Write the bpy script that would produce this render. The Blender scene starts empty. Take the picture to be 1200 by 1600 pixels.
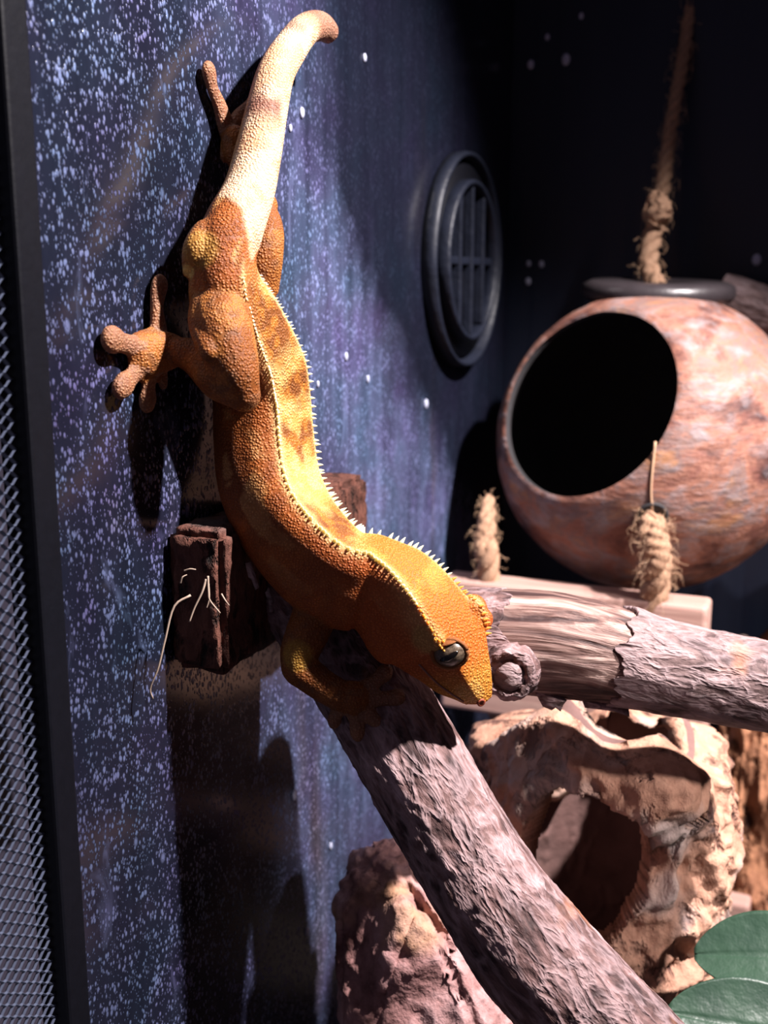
import bpy, bmesh, math, random
import numpy as np
from mathutils import Vector, Matrix
from mathutils.bvhtree import BVHTree

# ------------------------------------------------------------------ camera, world, light
random.seed(7)
scn = bpy.context.scene
COL = scn.collection
FPX, YAW, PIT = 1715.0, math.radians(22.7), math.radians(12.0)
CAM = np.array([.155, 0.0, .32])
fwd = np.array([-math.cos(PIT)*math.sin(YAW), math.cos(PIT)*math.cos(YAW), -math.sin(PIT)])
rgt = np.array([math.cos(YAW), math.sin(YAW), 0.0])
upv = np.cross(rgt, fwd)

cd = bpy.data.cameras.new('camera'); cam = bpy.data.objects.new('camera', cd); COL.objects.link(cam)
cam.matrix_world = Matrix(((rgt[0], upv[0], -fwd[0], CAM[0]), (rgt[1], upv[1], -fwd[1], CAM[1]),
                           (rgt[2], upv[2], -fwd[2], CAM[2]), (0, 0, 0, 1)))
cd.sensor_fit = 'VERTICAL'; cd.sensor_height = 24.0; cd.lens = 24.0*FPX/1600.0
cd.clip_start = .005; cd.clip_end = 20
cd.dof.use_dof = True; cd.dof.focus_distance = .272; cd.dof.aperture_fstop = cd.lens/2.6
scn.camera = cam

w = bpy.data.worlds.new('world'); scn.world = w; w.use_nodes = True
w.node_tree.nodes['Background'].inputs[0].default_value = (.74, .60, .86, 1)
w.node_tree.nodes['Background'].inputs[1].default_value = .085

LAMP = Vector((.37, .278, .69))
ld = bpy.data.lights.new('basking_lamp', 'SPOT'); lo = bpy.data.objects.new('basking_lamp', ld); COL.objects.link(lo)
lo.location = LAMP
lo.rotation_euler = (Vector((.05, .27, .22))-LAMP).to_track_quat('-Z', 'Y').to_euler()
ld.energy = 57; ld.color = (1.0, .92, .91); ld.spot_size = math.radians(58); ld.spot_blend = .6; ld.shadow_soft_size = .010

L2 = Vector((.47, .20, .45))                        # added fill spot on the right, brightens the cork under the branch
l2 = bpy.data.lights.new('fill_spot', 'SPOT'); l2o = bpy.data.objects.new('fill_spot', l2); COL.objects.link(l2o); l2o.location = L2
l2o.rotation_euler = (Vector((.095, .41, .155))-L2).to_track_quat('-Z', 'Y').to_euler()
l2.energy = 9; l2.color = (1., .88, .86); l2.spot_size = math.radians(34); l2.spot_blend = .35; l2.shadow_soft_size = .012

vs = scn.view_settings
vs.view_transform = 'Standard'; vs.look = 'None'; vs.exposure = 0.0; vs.gamma = 1.0; vs.use_curve_mapping = False

# ------------------------------------------------------------------ helpers
def ray(px, py): return fwd + rgt*(px-600)/FPX - upv*(py-800)/FPX
def PX(px, py, x): d = ray(px, py); return CAM + d*((x-CAM[0])/d[0])
def PY(px, py, y): d = ray(px, py); return CAM + d*((y-CAM[1])/d[1])
def PD(px, py, t): return CAM + ray(px, py)*t
def nrm(v): v = np.asarray(v, float); return v/np.linalg.norm(v)

def _hash(i, j, k, s):
    n = (i*374761393 + j*668265263 + k*1274126177 + s*974711) & 0x7fffffff
    n = ((n ^ (n >> 13))*1274126177) & 0x7fffffff
    return ((n ^ (n >> 16)) & 0xffff)/65535.0
def vn(P, s=0):
    P = np.asarray(P, float); I = np.floor(P).astype(np.int64); f = P-I; f = f*f*(3-2*f)
    out = 0
    for a in (0, 1):
        for b in (0, 1):
            for c in (0, 1):
                wt = (f[:, 0] if a else 1-f[:, 0])*(f[:, 1] if b else 1-f[:, 1])*(f[:, 2] if c else 1-f[:, 2])
                out = out + wt*_hash(I[:, 0]+a, I[:, 1]+b, I[:, 2]+c, s)
    return out
def fbm(P, o=4, s=0):
    P = np.asarray(P, float); r = 0; a = .5; t = 0
    for i in range(o): r = r + a*vn(P, s+i); t += a; P = P*2.03+7.1; a *= .5
    return r/t
def ridge(P, o=3, s=0):
    P = np.asarray(P, float); r = 0; a = .5; t = 0
    for i in range(o): r = r + a*(1-np.abs(2*vn(P, s+i)-1)); t += a; P = P*2.1+3.7; a *= .5
    return r/t

def cat(pts, n):
    """Catmull-Rom resample (by index) of rows of pts to n rows"""
    p = np.asarray(pts, float); m = len(p)
    q = np.vstack([2*p[0]-p[1], p, 2*p[-1]-p[-2]])
    out = []
    for u in np.linspace(0, m-1, n):
        i = min(int(u), m-2); t = u-i; a, b, c, d = q[i:i+4]
        out.append(.5*((2*b)+(c-a)*t+(2*a-5*b+4*c-d)*t*t+(3*b-a-3*c+d)*t**3))
    return np.array(out)

def mesh(name, V, Fc, mat=None, parent=None, smooth=True):
    me = bpy.data.meshes.new(name); me.from_pydata([tuple(map(float, v)) for v in V], [], [tuple(map(int, f)) for f in Fc]); me.update()
    if smooth: me.polygons.foreach_set('use_smooth', [True]*len(me.polygons))
    o = bpy.data.objects.new(name, me); COL.objects.link(o)
    if mat: me.materials.append(mat)
    if parent: put(o, parent)
    if name in ('knot', 'knot_core', 'bark_flake'):
        at_ = me.attributes.new('along', 'FLOAT_VECTOR', 'POINT'); at_.data.foreach_set('vector', np.asarray(V, np.float32).reshape(-1))
    return o
def put(o, parent):
    o.parent = parent
    if parent.data is None: o.matrix_parent_inverse = Matrix.Translation(-Vector(parent.location))
def tag(o, label, category, group=None):
    o['label'] = label; o['category'] = category
    if group: o['group'] = group
    return o
def empty(name, loc, label, category, group=None):
    o = bpy.data.objects.new(name, None); COL.objects.link(o); o.location = tuple(map(float, loc)); o.empty_display_size = .01
    return tag(o, label, category, group)
def struct(o): o['kind'] = 'structure'; return o
class MB:
    def __init__(s): s.V = []; s.F = []
    def add(s, V, Fc):
        k = len(s.V); s.V += [tuple(v) for v in V]; s.F += [tuple(int(i)+k for i in f) for f in Fc]; return s
    def build(s, name, mat, parent=None, smooth=True): return mesh(name, s.V, s.F, mat, parent, smooth)
def grid_faces(n, m, closed=True, cap=True):
    Fc = []
    for i in range(n-1):
        for j in range(m if closed else m-1):
            j2 = (j+1) % m
            Fc.append((i*m+j, i*m+j2, (i+1)*m+j2, (i+1)*m+j))
    if cap and closed:
        Fc.append(tuple(range(m-1, -1, -1))); Fc.append(tuple((n-1)*m+j for j in range(m)))
    return Fc
def frames(P):
    P = np.asarray(P); T = np.gradient(P, axis=0); T /= np.linalg.norm(T, axis=1)[:, None]
    a = np.array([0, 0, 1.]) if abs(T[0][2]) < .9 else np.array([1., 0, 0])
    N = [nrm(a-T[0]*(a@T[0]))]
    for i in range(1, len(P)):
        v = N[-1]-T[i]*(N[-1]@T[i]); N.append(nrm(v))
    N = np.array(N); B = np.cross(T, N); return T, N, B
def tube(P, R, m=10, flat=None, fdir=None):
    """tube along P with radii R; flat = squash along fdir"""
    P = np.asarray(P, float); R = np.broadcast_to(np.asarray(R, float), (len(P),)); T, N, B = frames(P)
    th = np.linspace(0, 2*math.pi, m, endpoint=False)
    V = P[:, None, :]+R[:, None, None]*(np.cos(th)[None, :, None]*N[:, None, :]+np.sin(th)[None, :, None]*B[:, None, :])
    if flat is not None:
        d = nrm(fdir); off = V-P[:, None, :]; V = P[:, None, :]+off-(1-flat)*(off@d)[:, :, None]*d
    return V.reshape(-1, 3), grid_faces(len(P), m)
def box_v(lo_, hi_):
    x0, y0, z0 = lo_; x1, y1, z1 = hi_
    return ([(x0,y0,z0),(x1,y0,z0),(x1,y1,z0),(x0,y1,z0),(x0,y0,z1),(x1,y0,z1),(x1,y1,z1),(x0,y1,z1)],
            [(0,3,2,1),(4,5,6,7),(0,1,5,4),(1,2,6,5),(2,3,7,6),(3,0,4,7)])
def bevel(o, wd, seg=2):
    bm = bmesh.new(); bm.from_mesh(o.data)
    bmesh.ops.bevel(bm, geom=list(bm.edges), offset=wd, segments=seg, affect='EDGES', profile=.5)
    bm.to_mesh(o.data); bm.free(); return o
def sphere(c, r, n=10, m=16, M=None):
    V = []; c = np.asarray(c)
    for i in range(n+1):
        a = math.pi*i/n
        for j in range(m):
            b = 2*math.pi*j/m
            v = np.array([math.sin(a)*math.cos(b), math.sin(a)*math.sin(b), math.cos(a)])*np.asarray(r)
            if M is not None: v = M@v
            V.append(c+v)
    return V, grid_faces(n+1, m, cap=False)
def lathe(prof, axis, org, m=48, closed=True):
    """profile list (radius, along) around axis at org"""
    axis = nrm(axis); a = nrm(np.cross(axis, [0, 0, 1] if abs(axis[2]) < .9 else [1, 0, 0])); b = np.cross(axis, a)
    V = []
    for r, h in prof:
        for j in range(m):
            t = 2*math.pi*j/m; V.append(np.asarray(org)+axis*h+r*(math.cos(t)*a+math.sin(t)*b))
    n = len(prof); Fc = grid_faces(n, m, cap=False)
    if closed:
        for j in range(m): j2 = (j+1) % m; Fc.append(((n-1)*m+j, (n-1)*m+j2, j2, j))
    return V, Fc

# ------------------------------------------------------------------ material builder
class Mt:
    def __init__(s, name, rough=.6, spec=.5):
        s.m = bpy.data.materials.new(name); s.m.use_nodes = True; s.t = s.m.node_tree
        s.b = s.t.nodes['Principled BSDF']; s.b.inputs['Roughness'].default_value = rough
        s.b.inputs['Specular IOR Level'].default_value = spec
        s.co = s.t.nodes.new('ShaderNodeTexCoord').outputs['Object']
    def n(s, t, **k):
        q = s.t.nodes.new(t)
        for a, v in k.items(): setattr(q, a, v)
        return q
    def L(s, a, b):
        if hasattr(a, 'links'): s.t.links.new(a, b)
        else: b.default_value = a
    def mp(s, scale=(1,1,1), rot=(0,0,0), loc=(0,0,0)):
        q = s.n('ShaderNodeMapping'); s.L(s.co, q.inputs[0]); q.inputs['Scale'].default_value = scale
        q.inputs['Rotation'].default_value = rot; q.inputs['Location'].default_value = loc; return q.outputs[0]
    def noise(s, scale, det=4, rough=.55, vec=None, dist=0.):
        q = s.n('ShaderNodeTexNoise'); s.L(vec or s.co, q.inputs['Vector']); q.inputs['Scale'].default_value = scale
        q.inputs['Detail'].default_value = det; q.inputs['Roughness'].default_value = rough; q.inputs['Distortion'].default_value = dist
        return q.outputs['Fac']
    def vor(s, scale, vec=None, feature='F1', rnd=1., out='Distance'):
        q = s.n('ShaderNodeTexVoronoi', feature=feature); s.L(vec or s.co, q.inputs['Vector']); q.inputs['Scale'].default_value = scale
        q.inputs['Randomness'].default_value = rnd; return q.outputs[out]
    def ramp(s, f, *st, interp='LINEAR'):
        q = s.n('ShaderNodeValToRGB'); q.color_ramp.interpolation = interp; s.L(f, q.inputs[0]); e = q.color_ramp.elements
        while len(e) < len(st): e.new(.5)
        for i, (p, c) in enumerate(st):
            e[i].position = p; e[i].color = (c, c, c, 1) if isinstance(c, (int, float)) else (*c, 1)
        return q.outputs[0]
    def mix(s, f, a, b, mode='MIX'):
        q = s.n('ShaderNodeMix', data_type='RGBA', blend_type=mode); s.L(f, q.inputs[0])
        for v, i in ((a, 6), (b, 7)):
            if isinstance(v, tuple) and len(v) == 3: v = (*v, 1)
            s.L(v, q.inputs[i])
        return q.outputs[2]
    def math(s, op, a, b=0., c=0.):
        q = s.n('ShaderNodeMath', operation=op); s.L(a, q.inputs[0]); s.L(b, q.inputs[1]); s.L(c, q.inputs[2]); return q.outputs[0]
    def mr(s, v, a, b, c=0., d=1.):
        q = s.n('ShaderNodeMapRange'); s.L(v, q.inputs[0])
        for i, x in enumerate((a, b, c, d)): s.L(x, q.inputs[i+1])
        return q.outputs[0]
    def sep(s, v=None):
        q = s.n('ShaderNodeSeparateXYZ'); s.L(v or s.co, q.inputs[0]); return q.outputs
    def attr(s, name):
        q = s.n('ShaderNodeAttribute', attribute_name=name); return q.outputs['Color']
    def bump(s, h, dist, strength=1., prev=None):
        q = s.n('ShaderNodeBump'); q.inputs['Strength'].default_value = strength; q.inputs['Distance'].default_value = dist
        s.L(h, q.inputs['Height'])
        if prev is not None: s.L(prev, q.inputs['Normal'])
        return q.outputs[0]
    def out(s, col=None, rough=None, nor=None, **k):
        if col is not None:
            if isinstance(col, tuple) and len(col) == 3: col = (*col, 1)
            s.L(col, s.b.inputs['Base Color'])
        if rough is not None: s.L(rough, s.b.inputs['Roughness'])
        if nor is not None: s.L(nor, s.b.inputs['Normal'])
        for a, v in k.items(): s.L(v, s.b.inputs[a.replace('_', ' ')])
        return s.m
def plain(name, col, rough=.6, var=.25, scale=300, bump=0., spec=.5):
    q = Mt(name, rough, spec); f = q.noise(scale)
    c = q.mix(f, tuple(x*(1-var) for x in col), tuple(min(1, x*(1+var)) for x in col))
    return q.out(c, nor=q.bump(f, bump) if bump else None)

# ------------------------------------------------------------------ materials of the setting
def m_wall_left():
    q = Mt('water_spotted_panel', .2, .5)
    st = q.mp((1, 1, .62), (math.radians(-14), 0, 0))
    big = q.noise(14, 3)
    d1 = q.vor(760, st); n1 = q.noise(150, 3)
    thr = q.mr(n1, .3, .7, .24, .52)
    s1 = q.math('SUBTRACT', thr, d1); s1 = q.mr(s1, 0., .22)
    d2 = q.vor(1250, st); s2 = q.mr(q.math('SUBTRACT', q.mr(n1, .3, .75, .15, .42), d2), 0, .12)
    d3 = q.vor(150, st); s3 = q.mr(q.math('SUBTRACT', q.mr(q.noise(40, 2), .45, .8, .0, .34), d3), 0, .10)
    streak = q.noise(1, 5, .6, q.mp((1, 160, 9)))
    smear = q.mr(q.noise(55, 4, .65, q.mp((1, 1, .45)), 1.2), .60, .74)
    x, y, z = q.sep()
    # shadow on the upper back of the panel, painted by thinning the deposits
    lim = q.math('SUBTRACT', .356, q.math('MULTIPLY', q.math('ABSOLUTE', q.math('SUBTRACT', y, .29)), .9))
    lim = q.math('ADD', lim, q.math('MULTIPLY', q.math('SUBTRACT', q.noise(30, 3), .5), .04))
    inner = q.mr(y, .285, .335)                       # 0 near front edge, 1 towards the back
    upshade = q.mr(q.math('SUBTRACT', z, lim), .0, .035)
    dens = q.math('SUBTRACT', 1., q.math('MULTIPLY', q.math('MULTIPLY', inner, upshade), .93))
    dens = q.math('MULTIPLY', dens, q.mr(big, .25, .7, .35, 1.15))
    haze = q.math('MULTIPLY', q.mr(y, .24, .36, .04, .44), q.mr(streak, .3, .75, .35, 1.0))
    sp = q.math('MAXIMUM', q.math('MAXIMUM', s1, q.math('MULTIPLY', s2, .65)), q.math('MULTIPLY', s3, .9))
    sp = q.math('MAXIMUM', sp, q.math('MULTIPLY', smear, .55))
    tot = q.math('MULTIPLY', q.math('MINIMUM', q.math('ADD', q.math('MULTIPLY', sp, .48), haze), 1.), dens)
    tot.node.use_clamp = True
    hue = q.ramp(q.noise(32, 3), (.3, (.20, .17, .42)), (.5, (.22, .26, .50)), (.7, (.16, .27, .48)))
    hue = q.mix(q.mr(q.noise(18, 3, .6, q.mp((1, 1, .3), loc=(4, 2, 1))), .62, .74, 0, .7), hue, (.30, .19, .15))
    col = q.mix(tot, (.004, .0045, .009), hue)
    h = q.math('ADD', s1, q.math('MULTIPLY', s2, .5))
    h = q.math('ADD', h, q.math('MULTIPLY', s3, .8))
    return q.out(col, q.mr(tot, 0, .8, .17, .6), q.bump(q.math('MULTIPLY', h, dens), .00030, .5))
def m_wall_back():
    q = Mt('dark_back_panel', .35, .35)
    f = q.noise(1, 5, .6, q.mp((120, 1, 5)))
    return q.out(q.mix(f, (.006, .009, .019), (.015, .021, .040)), q.mr(f, .3, .7, .3, .55))
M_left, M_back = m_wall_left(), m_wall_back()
M_black = plain('black_frame', (.003, .0032, .0055), .5, .3, 400, .0001, .15)
M_vent = plain('vent_plastic', (.0065, .0085, .017), .5, .5, 120, .0008, .3)
M_soil = plain('soil', (.02, .013, .008), .95, .6, 500, .002)
M_steel = plain('coated_steel_mesh', (.07, .082, .125), .34, .25, 900)
M_room = Mt('board_outside'); M_room = M_room.out(M_room.mix(M_room.mr(M_room.noise(9, 3), .42, .62), (.04, .028, .018), (.20, .14, .07)))

# ------------------------------------------------------------------ setting: walls, floor, frame
def slab(name, lo_, hi_, mat): return struct(mesh(name, *box_v(lo_, hi_), mat, smooth=False))
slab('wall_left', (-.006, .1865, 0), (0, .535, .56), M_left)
slab('wall_back', (-.006, .527, 0), (.50, .535, .56), M_back)
slab('floor', (-.006, .10, -.012), (.50, .535, 0), M_soil)
slab('wall_right', (.50, .10, 0), (.506, .535, .56), M_back)
bevel(slab('trim_1', (-.007, .1788, 0), (.0012, .1865, .56), M_black), .0008)
slab('wall_outer', (-.42, -.10, -.10), (-.40, .60, .70), M_room)

# expanded metal screen in front of the frame post
scr = empty('mesh_screen', (-.002, .15, 0), 'dark expanded metal mesh screen with diamond openings beside the black post', 'mesh screen')
def strand_mesh(sgn):
    mb = MB(); pit = .0043; per = 12; pts = []
    for i in range(per*2+1):
        y = .1292+i*pit/2; zz = .00068*(1 if i % 2 == 0 else -1)*sgn
        pts += [(0, y-.00035, zz), (0, y+.00035, zz)]
    V = []; pts = np.array(pts)
    for p in pts:
        y, zz = p[1], p[2]
        for dx, dz in ((-.0005, -.0002), (.0001, -.00034), (.0006, .0002), (.0, .00034)): V.append((dx, y, zz+dz))
    o = mesh('strand', V, grid_faces(len(pts), 4), M_steel, smooth=False)
    return o
sm = [strand_mesh(1), strand_mesh(-1)]
NS = 190
for k in range(NS):
    o = sm[k] if k < 2 else sm[k % 2].copy()
    if k >= 2: COL.objects.link(o)
    o.parent = scr; o.matrix_parent_inverse = Matrix.Translation(-Vector(scr.location)); o.location = (-.0028, 0, .112+k*.00145)

# ------------------------------------------------------------------ round vent on the left wall
vc = PX(743, 408, .008); vc[0] = 0.0
vent = empty('wall_vent', vc, 'round dark plastic ventilation grille mounted on the spotted wall', 'vent')
ax = (1, 0, 0)
def vpart(name, prof, mat=M_vent): V, Fc = lathe(prof, ax, vc, 64); return mesh(name, V, Fc, mat, vent)
vpart('flange', [(.0440, .0005), (.0443, .0040), (.0438, .0062), (.0428, .0066), (.0420, .0058), (.0412, .0030), (.0403, .0005)])
vpart('inner_ring', [(.0330, .0005), (.0330, .0072), (.0324, .0082), (.0312, .0082), (.0306, .0072), (.0304, .0005)])
vpart('backing', [(.0404, .0004), (.0404, .0030), (.0002, .0030), (.0002, .0004)], M_black)
for k, dy in enumerate((-.015, 0., .015)):
    hh = math.sqrt(.0305**2-dy**2)
    bevel(mesh('grille_bar', *box_v((.0028, vc[1]+dy-.0012, vc[2]-hh), (.0070, vc[1]+dy+.0012, vc[2]+hh)), M_vent, vent, False), .0006)
bevel(mesh('cross_bar', *box_v((.0028, vc[1]-.030, vc[2]-.0015), (.0060, vc[1]+.030, vc[2]+.0015)), M_vent, vent, False), .0005)

# ------------------------------------------------------------------ wood / bark materials
def m_bark(name, lightc, midc, darkc, sc=1., bmp=.0009, stretch=(1, 1, .45), wood=None, rough=.72):
    q = Mt(name, rough, .35)
    mpn = q.n('ShaderNodeMapping'); q.L(q.attr('along'), mpn.inputs[0]); mpn.inputs['Scale'].default_value = (.42, 1, 1); v = mpn.outputs[0]
    a = q.noise(170*sc, 6, .66, v, .3); b = q.noise(520*sc, 4, .6, v)
    rd = q.math('SUBTRACT', 1., q.math('MULTIPLY', q.math('ABSOLUTE', q.math('SUBTRACT', q.noise(230*sc, 3, .55, v, .35), .5)), 9.)); rd = q.mr(rd, 0, 1)
    pit = q.mr(q.vor(150*sc, v), .0, .16, 1., 0.)
    c = q.ramp(a, (.38, darkc), (.54, midc), (.71, lightc))
    c = q.mix(q.math('MULTIPLY', rd, .45), c, lightc)
    c = q.mix(q.math('MULTIPLY', pit, q.mr(q.noise(60, 2), .45, .6)), c, tuple(x*.18 for x in darkc))
    c = q.mix(q.mr(q.noise(38, 3), .62, .70, 0, .5), c, (.42, .16, .07))
    h = q.math('ADD', q.math('MULTIPLY', rd, .55), q.math('ADD', a, q.math('MULTIPLY', b, .5)))
    h = q.math('SUBTRACT', h, q.math('MULTIPLY', pit, .5))
    return q.out(c, nor=q.bump(h, bmp))
M_bark = m_bark('branch_bark', (.48, .34, .35), (.17, .094, .088), (.035, .017, .017))
M_bark2 = m_bark('pale_branch_bark', (.38, .28, .29), (.20, .13, .125), (.05, .028, .028), 1., .0007)
def m_bare():
    q = Mt('bare_wood', .6, .35); v = q.attr('along')
    g = q.noise(1, 6, .65, q.mp((1, 1, 1)))
    q2 = q.n('ShaderNodeMapping'); q.L(v, q2.inputs[0]); q2.inputs['Scale'].default_value = (22, 260, 260)
    gr = q.noise(1, 5, .6, q2.outputs[0], 1.0)
    c = q.ramp(gr, (.38, (.04, .018, .017)), (.50, (.17, .095, .08)), (.61, (.40, .27, .23)), (.78, (.54, .41, .37)))
    return q.out(c, nor=q.bump(gr, .0016))
M_bare = m_bare()
def m_cork(name, a, b, c, sc=1.):
    q = Mt(name, .85, .2)
    v = q.mp((1, 1, .7))
    n1 = q.noise(60*sc, 6, .68, v, .2); n2 = q.noise(240*sc, 5, .6, q.mp((1, 1, .45)))
    ck = q.mr(q.noise(95*sc, 4, .65, q.mp((1, 1, .5)), .2), .34, .46)
    col = q.ramp(n1, (.34, b), (.50, a), (.68, tuple(min(1, x*1.25) for x in a))); col = q.mix(q.mr(n2, .35, .65, .65, 0), col, b)
    col = q.mix(ck, c, col)
    col = q.mix(q.mr(q.noise(26, 3), .54, .66, 0, .75), col, tuple((x+.45)*.5*min(1, a[0]*2) for x in (.5, .36, .32)))
    h = q.math('ADD', q.math('MULTIPLY', n1, 1.), q.math('ADD', q.math('MULTIPLY', n2, .4), q.math('MULTIPLY', ck, .6)))
    return q.out(col, nor=q.bump(h, .0022))
M_cork = m_cork('cork_bark', (.52, .30, .21), (.33, .165, .11), (.09, .042, .035))
M_corkd = m_cork('dark_cork_bark', (.46, .22, .12), (.20, .085, .05), (.035, .016, .013))
M_block = m_cork('damp_peat_block', (.13, .050, .035), (.055, .022, .016), (.010, .006, .005), 2.2)
def m_plank():
    q = Mt('pine_slat', .55, .35); g = q.noise(1, 5, .6, q.mp((14, 240, 240)), 1.2)
    c = q.ramp(g, (.3, (.30, .17, .14)), (.55, (.42, .26, .22)), (.75, (.50, .34, .28))); return q.out(c, nor=q.bump(g, .0003))
M_plank = m_plank()
M_rope = plain('jute_rope', (.33, .20, .13), .9, .5, 900, .0004, .1)
M_fuzz = plain('jute_fibre', (.48, .31, .20), .9, .3, 900, 0, .1)
M_root = plain('root_fibre', (.34, .25, .19), .7, .3, 500)

def branch(name, ctrl, mat, parent, n=260, m=120, amp=.0012, seed=1, bfun=None, fa=110, fb=34):
    """ctrl rows: x,y,z,r -> one gnarled branch mesh with real relief"""
    c = cat(ctrl, n); P, R = c[:, :3], c[:, 3]; T, N, B = frames(P)
    th = np.linspace(0, 2*math.pi, m, endpoint=False)
    s = np.concatenate([[0], np.cumsum(np.linalg.norm(np.diff(P, axis=0), axis=1))])
    S, TH = np.meshgrid(s, th, indexing='ij'); RR = np.repeat(R[:, None], m, 1)
    q = np.stack([S*fa*.5, np.cos(TH)*RR*fa, np.sin(TH)*RR*fa], -1).reshape(-1, 3)
    lump = fbm(q*(fb/fa)*1.4, 3, seed)-.5
    rid = ridge(q*1.5+fbm(q*1.1, 2, seed+9)[:, None]*.5, 2, seed+3)
    d = amp*(2.0*lump+1.5*(np.clip(rid, .55, 1)-.6))
    d = d.reshape(n, m)
    if bfun is not None: d = d+bfun(s, TH, N, B, RR)
    V = P[:, None, :]+(RR+d)[:, :, None]*(np.cos(th)[None, :, None]*N[:, None, :]+np.sin(th)[None, :, None]*B[:, None, :])
    V[0] = P[0]+(V[0]-P[0])*.92; V[-1] = P[-1]+(V[-1]-P[-1])*.92
    o = mesh(name, V.reshape(-1, 3), grid_faces(n, m), mat, parent)
    at_ = o.data.attributes.new('along', 'FLOAT_VECTOR', 'POINT')
    av = np.stack([S, np.cos(TH)*RR, np.sin(TH)*RR], -1).reshape(-1).astype(np.float32); at_.data.foreach_set('vector', av)
    return o

# ------------------------------------------------------------------ block fixed on the left wall with roots
BY0, BY1, BZ0, BZ1, BX1 = .2270, .318, .2215, .2585, .0165
def rough_box(name, lo_, hi_, mat, parent, nseg, amp, seed):
    bm = bmesh.new(); V, Fc = box_v(lo_, hi_); vs_ = [bm.verts.new(v) for v in V]
    for f in Fc: bm.faces.new([vs_[i] for i in f])
    bmesh.ops.bevel(bm, geom=list(bm.edges), offset=min(np.array(hi_)-np.array(lo_))*.12, segments=2, affect='EDGES')
    bmesh.ops.triangulate(bm, faces=bm.faces)
    L0 = (max(np.array(hi_)-np.array(lo_)))/nseg
    for _ in range(7):
        es = [e for e in bm.edges if e.calc_length() > L0*1.5]
        if not es: break
        bmesh.ops.subdivide_edges(bm, edges=es, cuts=1); bmesh.ops.triangulate(bm, faces=bm.faces)
    bm.normal_update(); P = np.array([v.co for v in bm.verts]); N = np.array([v.normal for v in bm.verts])
    d = amp*(2*fbm(P*260, 4, seed)-1)+amp*1.2*(ridge(P*90, 2, seed+5)-.6)
    for v, a, b, k in zip(bm.verts, P, N, d): v.co = Vector(a+b*k)
    me = bpy.data.meshes.new(name); bm.to_mesh(me); bm.free(); me.materials.append(mat)
    me.polygons.foreach_set('use_smooth', [True]*len(me.polygons))
    o = bpy.data.objects.new(name, me); COL.objects.link(o)
    if parent: put(o, parent)
    return o
blk = empty('peat_block', (0, .27, BZ0), 'dark damp root-grown block fixed to the spotted wall behind the gecko', 'block')
rough_box('block_body', (.0006, BY0, BZ0), (BX1, BY1, BZ1), M_block, blk, 60, .0009, 3)
def root(pts, r=.00035):
    P = np.array([PD(a, b, d) for a, b, d in pts]); P = cat(P, 22); mb = MB(); mb.add(*tube(P, np.linspace(r*.75, r*.45, len(P)), 6)); mb.build('root', M_root, blk)
root([(298,930,.2665),(272,948,.2655),(258,1000,.2655),(247,1045,.266),(235,1075,.267),(239,1092,.268)], .00042)
root([(322,905,.2655),(316,925,.265),(304,950,.265),(296,972,.265)], .0004)
root([(325,900,.2655),(326,925,.265),(328,938,.265),(344,958,.2655)], .0004)
root([(326,912,.2655),(327,935,.265),(323,950,.265)], .0003)
root([(346,928,.267),(352,938,.2665),(358,946,.267)], .0003)
root([(288,892,.2655),(297,889,.265),(306,890,.2655)], .0003)
root([(282,911,.2655),(285,902,.265),(292,898,.2655)], .0003)

# ------------------------------------------------------------------ branches
A = empty('branch', PD(1010, 1700, .262), 'thick bark covered diagonal branch under the gecko with ridged pinkish bark', 'branch')
ctA = [(*PD(450, 905, .306), .0128), (*PD(500, 965, .302), .0132), (*PD(582, 1085, .2940), .0136), (*PD(645, 1190, .2850), .0135), (*PD(706, 1295, .2795), .0136),
       (*PD(768, 1395, .2745), .0140), (*PD(838, 1492, .2705), .0146), (*PD(925, 1590, .267), .0150), (*PD(1040, 1710, .262), .0150)]
branch('bark', ctA, M_bark, A, 420, 190, .00075, 11, None, 210, 50)
def flake(name, pts, dep, mat, parent, th=.0008):
    """a thin curled bark flake; outline pts in picture coords, given thickness"""
    P = np.array([PD(a, b, dep) for a, b in pts]); k = len(P); c = P.mean(0); dd = ray(*np.mean(pts, 0)); dd = nrm(dd)
    V = list(P)+list(P+dd*th)+[c-dd*.0008, c+dd*th]
    Fc = []
    for i in range(k):
        j = (i+1) % k; Fc += [(i, j, k+j, k+i), (j, i, 2*k), (k+i, k+j, 2*k+1)]
    return mesh(name, V, Fc, mat, parent)
flake('bark_flake', [(383,880),(392,878),(399,897),(405,918),(399,922),(393,906),(388,902)], .2780, M_bark2, A)
flake('bark_flake', [(414,926),(420,918),(428,938),(427,955),(421,957),(419,942)], .2795, M_bark2, A)

Bb = empty('branch', PD(1000, 1090, .302), 'horizontal branch with a knot stub and a patch of peeled bare wood', 'branch')
ctB = [(*PD(600, 985, .318), .0110), (*PD(660, 988, .314), .0132), (*PD(720, 998, .310), .0140), (*PD(800, 1003, .307), .0146), (*PD(870, 1008, .305), .0147),
       (*PD(940, 1020, .3035), .0138), (*PD(1000, 1033, .302), .0126), (*PD(1080, 1050, .300), .0118), (*PD(1200, 1072, .297), .0114), (*PD(1290, 1090, .294), .0108)]
def bare_fun(s, TH, N, B, RR):
    return -.0004*np.ones_like(TH)+.0006*(ridge(np.stack([np.broadcast_to(s[:, None], TH.shape)*60, np.cos(TH)*9, np.sin(TH)*9], -1).reshape(-1, 3), 2, 5).reshape(TH.shape)-.5)
branch('bare_wood', ctB[2:8], M_bare, Bb, 200, 140, .0006, 21, bare_fun, 120, 40)
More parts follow.
